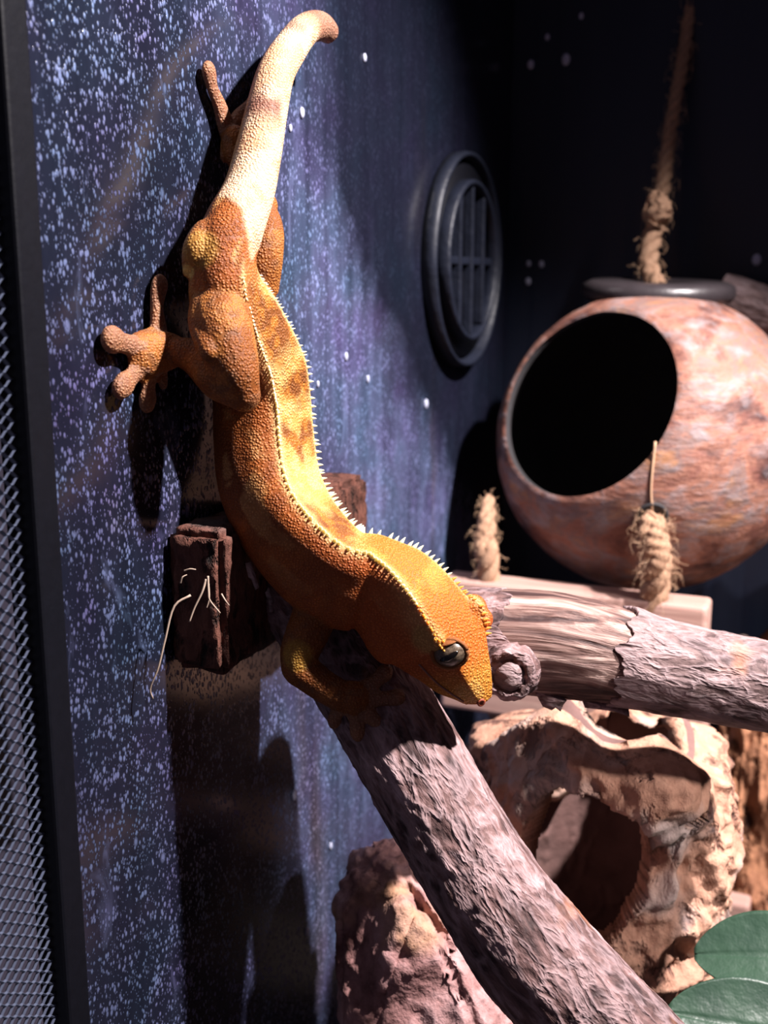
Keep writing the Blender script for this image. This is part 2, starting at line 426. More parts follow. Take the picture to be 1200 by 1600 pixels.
def sleeve(name, ctrl, mat, parent, extra, seed, edge0=None, edge1=None, n=150, m=130, amp=.0006):
    """bark sleeve with ragged end(s) that stands proud of the wood"""
    c = cat(ctrl, n); P, R = c[:, :3], c[:, 3]+extra; T, N, B = frames(P); th = np.linspace(0, 2*math.pi, m, endpoint=False)
    s = np.concatenate([[0], np.cumsum(np.linalg.norm(np.diff(P, axis=0), axis=1))]); Lt = s[-1]
    S, TH = np.meshgrid(s, th, indexing='ij'); RR = np.repeat(R[:, None], m, 1)
    # world side of each vertex, and ragged shift of the ends along the branch
    dirs = np.cos(th)[None, :, None]*N[:, None, :]+np.sin(th)[None, :, None]*B[:, None, :]
    jag = fbm(np.stack([np.cos(th)*4, np.sin(th)*4, th*0+seed], -1), 4, seed)-.5
    sh = np.zeros_like(S)
    if edge0: sh = sh+jag[None, :]*edge0*np.clip(1-S/(Lt*.5), 0, 1)
    if edge1: sh = sh+jag[None, :]*edge1*np.clip(1-(Lt-S)/(Lt*.5), 0, 1)
    q = np.stack([S*95, np.cos(TH)*RR*190, np.sin(TH)*RR*190], -1).reshape(-1, 3)
    d = amp*(2*(fbm(q*.35, 3, seed)-.5)+1.4*(np.clip(ridge(q*1.3, 2, seed+2), .5, 1)-.6)).reshape(n, m)
    V = P[:, None, :]+(RR+d)[:, :, None]*dirs+sh[:, :, None]*T[:, None, :]
    Vi = P[:, None, :]+(RR-.0012)[:, :, None]*dirs+sh[:, :, None]*T[:, None, :]
    K = n*m; VV = np.vstack([V.reshape(-1, 3), Vi.reshape(-1, 3)])
    F1 = grid_faces(n, m, cap=False); F2 = [tuple(K+i for i in f[::-1]) for f in F1]; F3 = []
    for j in range(m):
        j2 = (j+1) % m; F3.append((j2, j, K+j, K+j2)); a = (n-1)*m; F3.append((a+j, a+j2, K+a+j2, K+a+j))
    o = mesh(name, VV, F1+F2+F3, mat, parent)
    at_ = o.data.attributes.new('along', 'FLOAT_VECTOR', 'POINT'); av = np.stack([S, np.cos(TH)*RR, np.sin(TH)*RR], -1).reshape(-1, 3); at_.data.foreach_set('vector', np.vstack([av, av]).reshape(-1).astype(np.float32))
    return o
seg = cat(ctB, 91)
sleeve('bark', seg[0:30], M_bark, Bb, .0004, 31, None, .010)
sleeve('bark', seg[54:91], M_bark2, Bb, .0008, 35, .012, None)
# knot stub with collar rings
kc = PD(797, 1052, .291); kd = nrm(np.array(PD(790, 1066, .275))-PD(806, 1020, .302))
V, Fc = lathe([(.0001, -.010), (.0082, -.010), (.0086, -.0055), (.0076, -.0038), (.0079, -.0020), (.0069, .0000), (.0070, .0022), (.0060, .0036), (.0050, .0038), (.0044, .0030), (.0001, .0031)], kd, kc, 40, False)
V = np.array(V); V += (fbm(V*420, 3, 4)-.5)[:, None]*.0034*nrm(kd)+((ridge(V*420, 3, 7)-.6)*.0030)[:, None]*np.array([.3, -.6, .7])
kn = mesh('knot', V, Fc, M_bark, Bb)
V, Fc = sphere(kc+kd*.0025, (.0042, .0042, .0024), 8, 18, np.array(Vector(kd).to_track_quat('Z', 'Y').to_matrix()))
V = np.array(V); V += ((fbm(V*600, 3, 8)-.5)*.0012)[:, None]*kd
mesh('knot_core', V, Fc, M_bark2, kn)
flake('bark_flake', [(836,1082),(850,1076),(872,1085),(886,1094),(880,1102),(876,1112),(868,1106),(862,1110),(848,1104)], .299, M_bark, Bb, .0016)
flake('bark_flake', [(908,1092),(940,1098),(982,1104),(984,1120),(962,1112),(930,1108),(914,1106)], .300, M_bark, Bb, .0016)

# ------------------------------------------------------------------ hanging round hide (coconut shell)
def m_shell():
    q = Mt('coconut_shell', .62, .3); v = q.mp((1, 1, 1.6), (.5, .2, 0))
    a = q.noise(30, 6, .68, v, .3); b = q.noise(75, 5, .65, v, .3); g = q.noise(1, 5, .65, q.mp((70, 70, 240), (.6, .4, 0)), .3)
    c = q.ramp(a, (.36, (.035, .016, .018)), (.45, (.15, .062, .046)), (.52, (.28, .125, .085)), (.58, (.17, .115, .11)), (.66, (.30, .145, .075)))
    c = q.mix(q.mr(b, .50, .66, 0, .6), c, (.27, .25, .27)); c = q.mix(q.mr(b, .32, .46, .5, 0), c, (.17, .06, .05))
    c = q.mix(q.mr(g, .35, .62, .35, 0), c, (.15, .07, .05))
    return q.out(c, nor=q.bump(q.math('ADD', q.math('ADD', g, a), b), .0010))
M_shell = m_shell()
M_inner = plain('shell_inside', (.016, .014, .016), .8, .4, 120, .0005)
M_lid = plain('dark_collar', (.030, .024, .027), .38, .3, 200, .0002)
PR = .0635
pc = PD(1012, 690, .462)
hut = empty('coconut_hide', pc-np.array([0, 0, PR]), 'round reddish brown coconut shell hide with an oval entrance and slatted rope ladder', 'hide')
hd = nrm(-.655*rgt+.27*upv-.70*fwd); al = math.asin(.640)
# the shell: outer skin, rim and inner skin
prof = []
for k in range(41): t = math.pi-(math.pi-al)*k/40; prof.append((max(PR*math.sin(t), 1e-5), PR*math.cos(t)))
prof.append(((PR-.0022)*math.sin(al)-.0006, (PR-.0010)*math.cos(al)+.0008))
V, Fc = lathe(prof, hd, pc, 96, False); V = np.array(V); rad = V-pc
V = pc+rad*(1+(.018*(fbm(V*45, 3, 2)-.5)+.010*(fbm(V*160, 3, 6)-.5))[:, None]); V[:, 2] = pc[2]+(V[:, 2]-pc[2])*.985
mesh('shell', V, Fc, M_shell, hut)
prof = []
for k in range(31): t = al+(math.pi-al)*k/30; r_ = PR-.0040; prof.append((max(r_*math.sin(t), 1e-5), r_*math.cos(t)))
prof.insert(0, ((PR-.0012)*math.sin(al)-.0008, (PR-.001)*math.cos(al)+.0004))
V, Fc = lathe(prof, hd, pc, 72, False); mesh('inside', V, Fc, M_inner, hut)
ct = PD(1028, 452, .462); ctn = nrm(np.array([.03, -.05, 1.]))
V, Fc = lathe([(.006, -.0030), (.0300, -.0045), (.0318, -.0020), (.0312, .0018), (.0280, .0034), (.0200, .0036), (.006, .0030)], ctn, ct, 56); mesh('collar', V, Fc, M_lid, hut)
def surf(px, py):   # point on the outside of the shell seen through a pixel
    d = nrm(ray(px, py)); b = d@(CAM-pc); c_ = (CAM-pc)@(CAM-pc)-PR**2; return CAM+d*(-b-math.sqrt(max(b*b-c_, 0)))
hp = surf(1020, 806); hn = nrm(hp-pc)
V, Fc = lathe([(.0001, .0006), (.0046, .0007), (.0052, .0014), (.0058, .0008), (.0058, -.002), (.0001, -.002)], hn, hp, 28, False); mesh('cord_hole', V, Fc, M_inner, hut)

def rope(name, pts, r, parent, fuzz=60, flen=.006, seed=0, n=70):
    rnd = random.Random(seed); P = cat(pts, n); T, N, B = frames(P); s = np.concatenate([[0], np.cumsum(np.linalg.norm(np.diff(P, axis=0), axis=1))])
    R = np.broadcast_to(np.asarray(cat(np.array(r)[:, None], n)[:, 0] if hasattr(r, '__len__') else r), (n,))
    mb = MB()
    for k in range(3):
        ph = s/(float(np.mean(R))*5.5)*2*math.pi+k*2*math.pi/3
        Q = P+(R*.46)[:, None]*(np.cos(ph)[:, None]*N+np.sin(ph)[:, None]*B)
        mb.add(*tube(Q, R*.58*(1+.12*np.sin(s*2600+k)), 10))
    o = mb.build(name, M_rope, parent)
    fb = MB()
    for k in range(fuzz*3):
        i = rnd.randrange(1, n-2); a = rnd.random()*6.283; d = math.cos(a)*N[i]+math.sin(a)*B[i]; L = flen*rnd.uniform(.3, 1.)
        p0 = P[i]+d*R[i]*.8; p1 = p0+d*L*.5+T[i]*L*rnd.uniform(-.5, .5); p2 = p1+d*L*.3*rnd.uniform(-1, 1)+T[i]*L*.5*rnd.uniform(-1, 1)+np.array([0, 0, -L*.3])
        fb.add(*tube(cat([p0, p1, p2], 6), .00006, 4))
    f = fb.build('loose_fibre', M_fuzz, o); f['kind'] = 'stuff'
    return o
rope('hanging_rope', [ct+ctn*.001, PD(1013, 410, .464), PD(1024, 350, .466), PD(1034, 300, .468), PD(1045, 220, .472), PD(1060, 130, .476), PD(1072, 60, .480), PD(1085, -60, .485)],
     [.0036, .0042, .0040, .0034, .0031, .0029, .0028, .0028], hut, 110, .008, 3, 110)
V, Fc = sphere(PD(1030, 330, .462), (.0056, .0054, .0080), 24, 30); V = np.array(V); V += ((fbm(V*260, 4, 3)-.5)*.012)[:, None]*nrm([.5, -.6, .3])+((ridge(V*300, 2, 9)-.6)*.006)[:, None]*nrm([-.6, -.5, .2]); mesh('rope_knot', V, Fc, M_rope, hut)
stg = [surf(1020, 806)+hn*.0010, surf(1017, 770)+nrm(surf(1017, 770)-pc)*.0006, surf(1019, 735)+nrm(surf(1019, 735)-pc)*.0006, surf(1024, 690)+nrm(surf(1024, 690)-pc)*.0006]
mesh('string', *tube(cat(stg, 16), .00045, 6), M_fuzz, hut)

# ------------------------------------------------------------------ rope ladder with wooden slats below it
LY = (.402, .408, .426, .438)
lad = hut
def slat(l, rr, y, top, hgt, dp=.010):
    pl, pr_ = PY(*l, y), PY(*rr, y); z = pr_[2]
    o = mesh('slat', *box_v((pl[0], y, z-hgt), (pr_[0], y+dp, z)), M_plank, lad, False); bevel(o, .0018, 3); return pl, pr_, z
S1 = slat((688, 900), (1106, 950), LY[0], 0, .0165, .016)
S2 = slat((688, 1060), (1104, 1118), LY[1], 0, .0135, .016)
S3 = slat((720, 1190), (1132, 1240), LY[2], 0, .023, .010)
S4 = slat((760, 1370), (1172, 1416), LY[3], 0, .022, .010)
r1 = hp+hn*.0022; xr = PY(1022, 930, LY[0]+.006)[0]
rope('rope', [hp+hn*.0005, r1+np.array([0, -.0015, -.004]), PY(1026, 870, LY[0]+.001), PY(1022, 935, LY[0]+.005), (xr, LY[1]+.006, S2[2]+.001), (xr+.002, LY[2]+.004, S3[2]), (xr+.004, LY[3]+.004, S4[2])],
     [.0042, .0050, .0056, .0056, .0040, .0040, .0040], lad, 150, .010, 5, 110)
lx = PY(762, 880, LY[0]+.006)
lt = surf(800, 760); 
rope('rope', [PY(764, 778, .425), PY(761, 810, .415), PY(758, 850, LY[0]+.008), lx, (lx[0], LY[1]+.006, S2[2]+.001), (lx[0]+.002, LY[2]+.004, S3[2]), (lx[0]+.004, LY[3]+.004, S4[2])],
     [.0022, .0036, .0044, .0048, .0040, .0040, .0040], lad, 90, .007, 6, 100)

# ------------------------------------------------------------------ log end behind the hide
lg = empty('log', PD(1240, 520, .51), 'pale pinkish bark covered log poking out behind the coconut hide', 'log')
branch('bark', [(*PY(1120, 462, .513), .0105), (*PY(1150, 474, .513), .0115), (*PY(1200, 494, .512), .0118), (*PY(1300, 530, .511), .0118), (*PY(1420, 580, .510), .0118)], M_bark2, lg, 120, 70, .0006, 51)

# ------------------------------------------------------------------ cork tube hide with a round opening
M_corki = plain('cork_inside', (.16, .085, .075), .85, .5, 90, .001)
def cork_tube():
    c0 = PD(940, 1330, .368); R0 = .040; ztop = PD(930, 1196, .335)[2]; n, m = 190, 300
    base = empty('cork_hide', (c0[0], c0[1], 0), 'upright pale cork bark tube with a big hole, under the horizontal branch', 'hide')
    vw = c0-CAM; a0 = math.atan2(-vw[1], -vw[0])       # direction towards the camera side
    zz = np.linspace(.0005, 1, n); th = np.linspace(-math.pi, math.pi, m, endpoint=False)
    Z, TH = np.meshgrid(zz, th, indexing='ij')
    topz = ztop+.002+.010*np.cos(TH)+.005*np.cos(TH*2+1.2)-.004*np.cos(TH*5)
    X = c0[0]+R0*np.cos(TH+a0); Y = c0[1]+R0*np.sin(TH+a0); ZZ = Z*topz
    P = np.stack([X, Y, ZZ], -1).reshape(-1, 3)
    out = np.stack([np.cos(TH+a0), np.sin(TH+a0), np.zeros_like(TH)], -1).reshape(-1, 3)
    d = .010*(fbm(P*42, 4, 61)-.5)+.009*(ridge(P*np.array([80, 80, 60]), 4, 63)-.55)+.0035*(fbm(P*260, 3, 66)-.5)
    # swollen rounded lip along the top, in two lobes
    zn = Z.reshape(-1); lip = np.exp(-((zn-.95)/.07)**2); thf = TH.reshape(-1)
    d += .009*lip*np.clip(np.cos(thf*2.6-.9), -.3, 1)
    d -= .02*np.clip((zn-.965)/.035, 0, 1)**2
    Vo = P+out*d[:, None]; Vi = P+out*(np.minimum(d, .0)*.3-.0085)[:, None]
    # the opening: an oval on the camera side
    hc = PD(908, 1358, .330); hz = hc[2]; ht = -.16
    qa = ((((thf-ht)+math.pi) % (2*math.pi)-math.pi)*R0)/.0205; qb = (ZZ.reshape(-1)-hz)/.0255
    rr = (np.abs(qa)**2.2+np.abs(qb-.12*qa)**2.2)**(1/2.2)+.22*(fbm(np.stack([thf*9, zn*11, zn*0], -1), 3, 71)-.5)
    keep = (rr > 1).reshape(n, m)
    qa2 = (thf-.62)*R0/.0042; qb2 = (ZZ.reshape(-1)-PD(1000, 1255, .33)[2])/.0030
    keep &= (np.sqrt(qa2**2+qb2**2)+.3*(fbm(P*200, 2, 3)-.5) > 1).reshape(n, m)
    K = n*m; Fc = []; from collections import Counter
    cells = {}
    for i in range(n-1):
        for j in range(m):
            j2 = (j+1) % m
            if keep[i, j] and keep[i+1, j] and keep[i, j2] and keep[i+1, j2]:
                Fc.append((i*m+j, i*m+j2, (i+1)*m+j2, (i+1)*m+j))
    cnt = Counter()
    for f in Fc:
        for k in range(4):
            a, b = f[k], f[(k+1) % 4]; cnt[(min(a, b), max(a, b))] += 1
    F2 = [tuple(K+i for i in f[::-1]) for f in Fc]; F3 = []
    for f in Fc:
        for k in range(4):
            a, b = f[k], f[(k+1) % 4]
            if cnt[(min(a, b), max(a, b))] == 1: F3.append((b, a, K+a, K+b))
    VV = np.vstack([Vo, Vi]); used = sorted({i for f in Fc+F2 for i in f}); mp_ = {v: k for k, v in enumerate(used)}
    co_ = mesh('cork', VV[used], [tuple(mp_[i] for i in f) for f in Fc+F2+F3], M_cork, base)
    co_.data.materials.append(M_corki); nf = len(Fc); co_.data.polygons.foreach_set('material_index', [0]*nf+[1]*nf+[0]*len(F3))
    return base
cork_tube()

# rounded cork log lying behind, left of the opening
cl = empty('cork_log', PD(835, 1200, .395), 'short rounded pale cork log lying across the back of the cork tube', 'log')
branch('bark', [(*PD(770, 1190, .393), .004), (*PD(780, 1186, .393), .0125), (*PD(820, 1180, .393), .0155), (*PD(870, 1184, .393), .0155), (*PD(902, 1192, .393), .011), (*PD(912, 1196, .393), .003)], M_cork, cl, 120, 110, .0016, 81)

# ------------------------------------------------------------------ furrowed cork slab on the right
def slab_bark():
    o = empty('cork_slab', (*PD(1180, 1400, .45)[:2], 0), 'tall furrowed dark orange cork bark slab standing against the back panel', 'bark')
    n, m = 260, 150; a = PY(1112, 1300, .465); b = a+np.array([.085, -.004, 0]); zt = PY(1185, 872, .465)[2]
    s = np.linspace(0, 1, m); z = np.linspace(0, 1, n); Z, S = np.meshgrid(z, s, indexing='ij')
    top = zt*(.78+.22*np.clip((S-.12)/.25, 0, 1))+.004*np.sin(S*23)
    P = np.stack([a[0]+(b-a)[0]*S, a[1]+(b-a)[1]*S-.014*np.sin(np.clip(S, 0, 1)*math.pi)**.6, Z*top], -1).reshape(-1, 3)
    d = .014*(ridge(P*np.array([62, 62, 22]), 3, 91)-.55)+.006*(fbm(P*np.array([150, 150, 90]), 4, 95)-.5)
    Vf = P+np.array([0, -1., 0])*d[:, None]; Vb = P.copy(); Vb[:, 1] = .490
    K = n*m; F1 = grid_faces(n, m, closed=False); F2 = [tuple(K+i for i in f[::-1]) for f in F1]; F3 = []
    ring = [j for j in range(m)]+[i*m+m-1 for i in range(1, n)]+[(n-1)*m+j for j in range(m-2, -1, -1)]+[i*m for i in range(n-2, 0, -1)]
    for k in range(len(ring)): p, q_ = ring[k], ring[(k+1) % len(ring)]; F3.append((q_, p, K+p, K+q_))
    mesh('bark', np.vstack([Vf, Vb]), F1+F2+F3, M_corkd, o)
slab_bark()

# ------------------------------------------------------------------ pinkish rock
def m_rock():
    q = Mt('pink_rock', .8, .3); a = q.noise(48, 6, .65); b = q.noise(210, 5, .6); c3 = q.noise(26, 3, .5, q.mp((1, 1, 1), loc=(3, 1, 2)))
    c = q.ramp(a, (.3, (.14, .06, .055)), (.48, (.38, .20, .19)), (.64, (.58, .36, .36)))
    c = q.mix(q.mr(c3, .55, .64, 0, .5), c, (.50, .27, .10)); c = q.mix(q.mr(b, .3, .45, .7, 0), c, (.10, .045, .04))
    return q.out(c, nor=q.bump(q.math('ADD', a, q.math('MULTIPLY', b, .5)), .0022))
M_rock = m_rock()
def rock():
    front = [(528, 1400), (560, 1340), (612, 1322), (660, 1345), (715, 1430), (765, 1520), (800, 1600), (800, 1720), (545, 1720), (548, 1560)]
    bm = bmesh.new(); dep = .332
    pts = [PD(a, b, dep+.00006*(b-1320)*-1+.00004*(a-640)*-1) for a, b in front]
    ctrp = np.mean(pts, 0)
    back = [ctrp+(p-ctrp)*.80+fwd*.030+np.array([.004, 0, 0]) for p in pts]; mid = [ctrp+(p-ctrp)*1.02+fwd*.012 for p in pts]
    for p in list(pts)+mid+back+[ctrp-fwd*.012+upv*.02]: p = np.array(p); p[2] = max(p[2], 0.); bm.verts.new(p)
    bmesh.ops.convex_hull(bm, input=bm.verts)
    for v in [v for v in bm.verts if not v.link_faces]: bm.verts.remove(v)
    bmesh.ops.bevel(bm, geom=list(bm.edges), offset=.0022, segments=2, affect='EDGES')
    bmesh.ops.triangulate(bm, faces=bm.faces)
    for _ in range(8):
        es = [e for e in bm.edges if e.calc_length() > .0018]
        if not es: break
        bmesh.ops.subdivide_edges(bm, edges=es, cuts=1); bmesh.ops.triangulate(bm, faces=bm.faces)
    bm.normal_update(); P = np.array([v.co for v in bm.verts]); N = np.array([v.normal for v in bm.verts])
    d = .007*(fbm(P*60, 4, 101)-.5)+.0030*(ridge(P*150, 3, 103)-.6)+.0012*(fbm(P*420, 2, 106)-.5)
    for v, a, b, k in zip(bm.verts, P, N, d):
        v.co = Vector(a+b*k); v.co.z = max(v.co.z, .0003)
    me = bpy.data.meshes.new('rock'); bm.to_mesh(me); bm.free(); me.materials.append(M_rock); me.polygons.foreach_set('use_smooth', [True]*len(me.polygons))
    o = bpy.data.objects.new('rock', me); COL.objects.link(o); return tag(o, 'rough pinkish brown rock leaning by the wall below the branch', 'rock')
rock()

# ------------------------------------------------------------------ leafy plant in the lower corner
def m_leaf():
    q = Mt('leaf_green', .42, .4); a = q.noise(55, 4)
    c = q.ramp(a, (.3, (.016, .040, .025)), (.55, (.028, .062, .038)), (.75, (.055, .095, .07)))
    return q.out(c, nor=q.bump(q.noise(180, 3), .0005))
M_leaf = m_leaf(); M_stem = plain('leaf_stem', (.06, .11, .04), .5)
pl = empty('leafy_plant', (*PD(1330, 1620, .33)[:2], 0), 'plant with broad glossy blue-green leaves in front of the cork tube', 'plant')
def leaf(tip, bas, side, wid, curl, droop):
    tip, bas, side = map(np.asarray, (tip, bas, side)); ax_ = bas-tip; L = np.linalg.norm(ax_); ax_ = ax_/L
    side = nrm(side-ax_*(side@ax_)); up = np.cross(ax_, side); up = up if up[2] > 0 else -up
    n, m = 40, 25; V = []
    for i in range(n):
        t = i/(n-1); w_ = wid*max(math.sin(math.pi*min(1, t*.98+.01))**.62, .02)*(1-.12*t)
        for j in range(m):
            a = -1+2*j/(m-1)
            V.append(tip+ax_*L*t+side*w_*a+up*(curl*(a*a)*w_-droop*(t-.5)**2*4*L+.0006*math.exp(-(a/.06)**2)*-1))
    V = np.array(V); K = n*m; F1 = grid_faces(n, m, closed=False); F2 = [tuple(K+i for i in f[::-1]) for f in F1]
    ring = [j for j in range(m)]+[i*m+m-1 for i in range(1, n)]+[(n-1)*m+j for j in range(m-2, -1, -1)]+[i*m for i in range(n-2, 0, -1)]
    F3 = [(ring[(k+1) % len(ring)], ring[k], K+ring[k], K+ring[(k+1) % len(ring)]) for k in range(len(ring))]
    return mesh('leaf', np.vstack([V, V-up*.0005]), F1+F2+F3, M_leaf, pl)
st0 = np.array([*PD(1330, 1620, .33)[:2], 0.0])
for tip, bas, side, wd in (((1084, 1488, .318), (1330, 1496, .305), np.array([.1, .75, .55]), .0128), ((1044, 1578, .300), (1330, 1640, .290), np.array([.1, .75, .50]), .0135)):
    b_ = PD(*bas); leaf(PD(*tip), b_, side, wd, .18, .03)
    mesh('stem', *tube(cat([b_, b_+np.array([.012, .002, -.010]), st0*.6+b_*.4+np.array([.004, 0, -.03]), st0+np.array([0, 0, .0005])], 20), .0011, 8), M_stem, pl)

# ------------------------------------------------------------------ water drops on the panels
M_drop = plain('water_drop', (.42, .44, .58), .12, .1, 300, 0, .6)  # opaque pale colour stands in for the glints on clear drops
def drop(pos, nrm_, r, lab, grp):
    Mx = np.array(Vector(nrm_).to_track_quat('Z', 'Y').to_matrix()); V, Fc = sphere(pos, (r, r*1.35 if abs(nrm_[1]) > .5 else r, r*.5), 8, 14, Mx)
    if abs(nrm_[0]) > .5: V = [np.asarray(pos)+(np.asarray(v)-pos)*np.array([1, 1, 1.4]) for v in V]
    tag(mesh('water_drop', V, Fc, M_drop), lab, 'water drop', grp)
for a, b, r in ((829, 101, .0016), (884, 93, .0020), (825, 440, .0014), (846, 413, .0013), (826, 412, .0011), (1182, 406, .0020), (908, 25, .0011), (855, 58, .0011)):
    drop(PY(a, b, .5268), (0, -1, 0), r, 'small water drop clinging to the dark back panel', 'water drops on the back panel')
for a, b, r in ((575, 592, .0010), (666, 631, .0014), (541, 557, .0011), (460, 1242, .0014), (472, 176, .0012), (454, 200, .0008), (480, 1455, .0011), (537, 1165, .0010), (497, 600, .0008), (570, 90, .0010), (517, 1322, .0010)):
    drop(PX(a, b, .0003), (1, 0, 0), r, 'small water drop clinging to the spotted left panel', 'water drops on the spotted panel')

# ------------------------------------------------------------------ the gecko
MM = .001
ROWS = [ # picture x, y of the dorsal line, distance from the wall plane, crest half width, half width, thickness (mm)
 (530, 50, .0146, .8, 3.2, 6.2), (518, 39, .0154, 1.2, 4.0, 7.6), (497, 46, .0170, 1.5, 4.2, 8.2), (474, 80, .0180, 1.6, 4.6, 9.2), (457, 115, .0190, 1.8, 4.8, 9.8),
 (446, 170, .0200, 2.0, 5.4, 10.6), (437, 230, .0210, 2.4, 6.0, 11.6), (425, 295, .0220, 2.6, 6.6, 12.6), (408, 350, .0230, 2.8, 7.4, 14.5), (392, 400, .0230, 2.6, 8.0, 14.5),
 (398, 450, .0240, 4.2, 9.5, 17.0), (424, 510, .0250, 6.4, 10.5, 19.5), (449, 570, .0260, 7.6, 11.0, 22.0), (459, 620, .0260, 8.0, 12.0, 22.0), (464, 680, .0270, 8.0, 13.0, 22.5),
 (473, 738, .0300, 7.5, 13.0, 23.5), (497, 788, .0360, 7.0, 11.0, 24.0), (546, 839, .0455, 6.2, 8.8, 24.5), (590, 853, .0520, 6.6, 8.6, 23.0), (633, 876, .0590, 7.6, 9.4, 23.5),
 (670, 912, .0650, 8.0, 10.8, 24.0), (700, 953, .0700, 8.2, 12.4, 23.5), (722, 987, .0735, 8.0, 12.0, 21.0), (740, 1030, .0765, 5.6, 10.0, 16.5), (753, 1070, .0785, 3.8, 7.2, 12.0), (761, 1096, .0795, 2.0, 3.6, 6.6)]
NR = len(ROWS); NB = 301
ctl = np.array([[*PX(a, b, c), d*MM, e*MM, f*MM] for a, b, c, d, e, f in ROWS])
SP = cat(ctl, NB); DP, CW, HW, TH_ = SP[:, :3], SP[:, 3], SP[:, 4], SP[:, 5]
UU = np.linspace(0, NR-1, NB)
TT = np.gradient(DP, axis=0); TT /= np.linalg.norm(TT, axis=1)[:, None]
LAT = []; NOR = []
for i in range(NB):
    u = UU[i]; t = TT[i]
    lt_ = np.cross(np.array([1., 0, 0]), t)
    hb = np.interp(u, [17, 18, 19, 20, 21, 22, 25], [.1, .28, .30, .36, .44, .52, .55]); lb = np.array([hb, 1., 0])
    k = np.clip((u-8)/2, 0, 1); l = nrm(lt_)*(1-k)+nrm(lb)*k
    l = nrm(l-t*(l@t)); LAT.append(l); NOR.append(np.cross(t, l))
LAT = np.array(LAT); NOR = np.array(NOR)
def section(i, m=44):
    c, w_, h = CW[i], HW[i], TH_[i]; u = UU[i]; hd_ = np.clip((u-18.5)/2, 0, 1); tl = np.clip((9.5-u)/1.5, 0, 1)
    half = np.array([(0, .030*h), (c*.55, .022*h), (c, 0), ((c+w_)*.5+.10*w_, -.16*h), (w_*.985, -.36*h), (w_, -.55*h), (w_*.86, -.78*h), (w_*.52, -.95*h), (0, -h)])
    headh = np.array([(0, .035*h), (c*.55, .028*h), (c, 0), (c+(w_-c)*.25, -.20*h), (w_*.88, -.42*h), (w_, -.66*h), (w_*.92, -.84*h), (w_*.58, -.97*h), (0, -h)])
    a = np.linspace(math.pi/2, -math.pi/2, 9); rnd = np.stack([w_*np.cos(a), -h/2+h/2*np.sin(a)], -1)
    half = half*(1-hd_)+headh*hd_; half = half*(1-tl)+rnd*tl
    full = np.vstack([half, half[-2:0:-1]*np.array([-1, 1])]); k = len(full)
    q = np.vstack([full[-1:], full, full[:2]]); out = []
    for uu in np.linspace(0, k, m, endpoint=False):
        j = int(uu); t = uu-j; A_, B_, C_, D_ = q[j], q[j+1], q[j+2], q[min(j+3, k+2)]
        out.append(.5*((2*B_)+(C_-A_)*t+(2*A_-5*B_+4*C_-D_)*t*t+(3*B_-A_-3*C_+D_)*t**3))
    return np.array(out)
MS = 44
BV = np.vstack([DP[i]+s[:, :1]*LAT[i]+s[:, 1:]*NOR[i] for i in range(NB) for s in (section(i, MS),)])
parts = MB(); parts.add(BV, grid_faces(NB, MS))
CHAINS = []
def limb(pts, rad, flat=None, fdir=(1, 0, 0), kind='limb'):
    c = cat(np.hstack([np.array(pts), np.array(rad)[:, None]*MM]), 8*len(pts)); P, R = c[:, :3], c[:, 3]
    parts.add(*tube(P, R, 18, flat, fdir)); CHAINS.append((P, R, kind))
    for e in (0, -1): parts.add(*sphere(P[e], np.array([R[e]*(flat or 1), R[e], R[e]])*.98, 8, 14))
# left hind leg
limb([PX(345, 455, .011), PX(346, 500, .018), PX(364, 570, .023), PX(380, 616, .025)], [7.0, 7.2, 6.2, 4.2])
limb([PX(381, 617, .025), PX(350, 590, .020), PX(314, 562, .013), PX(280, 548, .008)], [4.2, 6.0, 4.9, 3.4])
limb([PX(318, 478, .014), PX(314, 508, .015), PX(328, 550, .020)], [3.4, 3.0, 2.6])
limb([PX(286, 549, .008), PX(262, 549, .005), PX(232, 555, .0032)], [3.2, 4.8, 5.4], .5)
FZ = .0024
for a, b, c, d, r in ((243, 528, 214, 538, 3.0), (212, 548, 216, 572, 3.2), (218, 578, 233, 586, 2.8), (250, 560, 240, 585, 2.6)):
    limb([PX(a, b, .0022), PX((a+c)/2, (b+d)/2, .0022), PX(c, d, .0022)], [r, r, r], .45)
for pts, rad in ((((245, 545), (247, 512), (245, 482), (247, 458), (250, 445)), (4.0, 2.8, 2.1, 2.5, 2.7)), (((232, 548), (208, 541), (192, 536), (181, 532), (174, 530)), (4.2, 2.8, 2.4, 3.1, 3.3)),
                 (((232, 560), (214, 578), (204, 590), (195, 600), (189, 606)), (4.2, 2.7, 2.4, 3.1, 2.9)), (((240, 562), (234, 588), (232, 606), (231, 620), (230, 629)), (4.0, 2.5, 2.2, 2.8, 2.7)),
                 (((254, 560), (254, 580), (255, 600)), (2.6, 1.7, 1.6))):
    limb([PX(a, b, FZ) for a, b in pts], rad, .60, kind='toe')
# right hind leg, mostly behind the tail, with its foot flat on the wall
limb([PX(398, 445, .012), PX(410, 400, .015), PX(416, 355, .015), PX(406, 318, .011)], [6.5, 5.4, 4.4, 3.2])
limb([PX(418, 322, .012), PX(392, 290, .008), PX(372, 250, .006), PX(368, 222, .005)], [3.4, 3.4, 3.4, 4.4], .8)
for pts, rad in ((((366, 225), (353, 196), (343, 165), (332, 138), (328, 120), (326, 110)), (4.0, 3.2, 2.4, 2.0, 2.4, 2.5)), (((370, 215), (372, 190), (392, 165), (408, 138)), (4.4, 3.0, 2.2, 2.4)),
                 (((366, 230), (354, 225), (350, 245)), (4.0, 2.2, 1.6))):
    limb([PX(a, b, FZ) for a, b in pts], rad, .60, kind='toe')
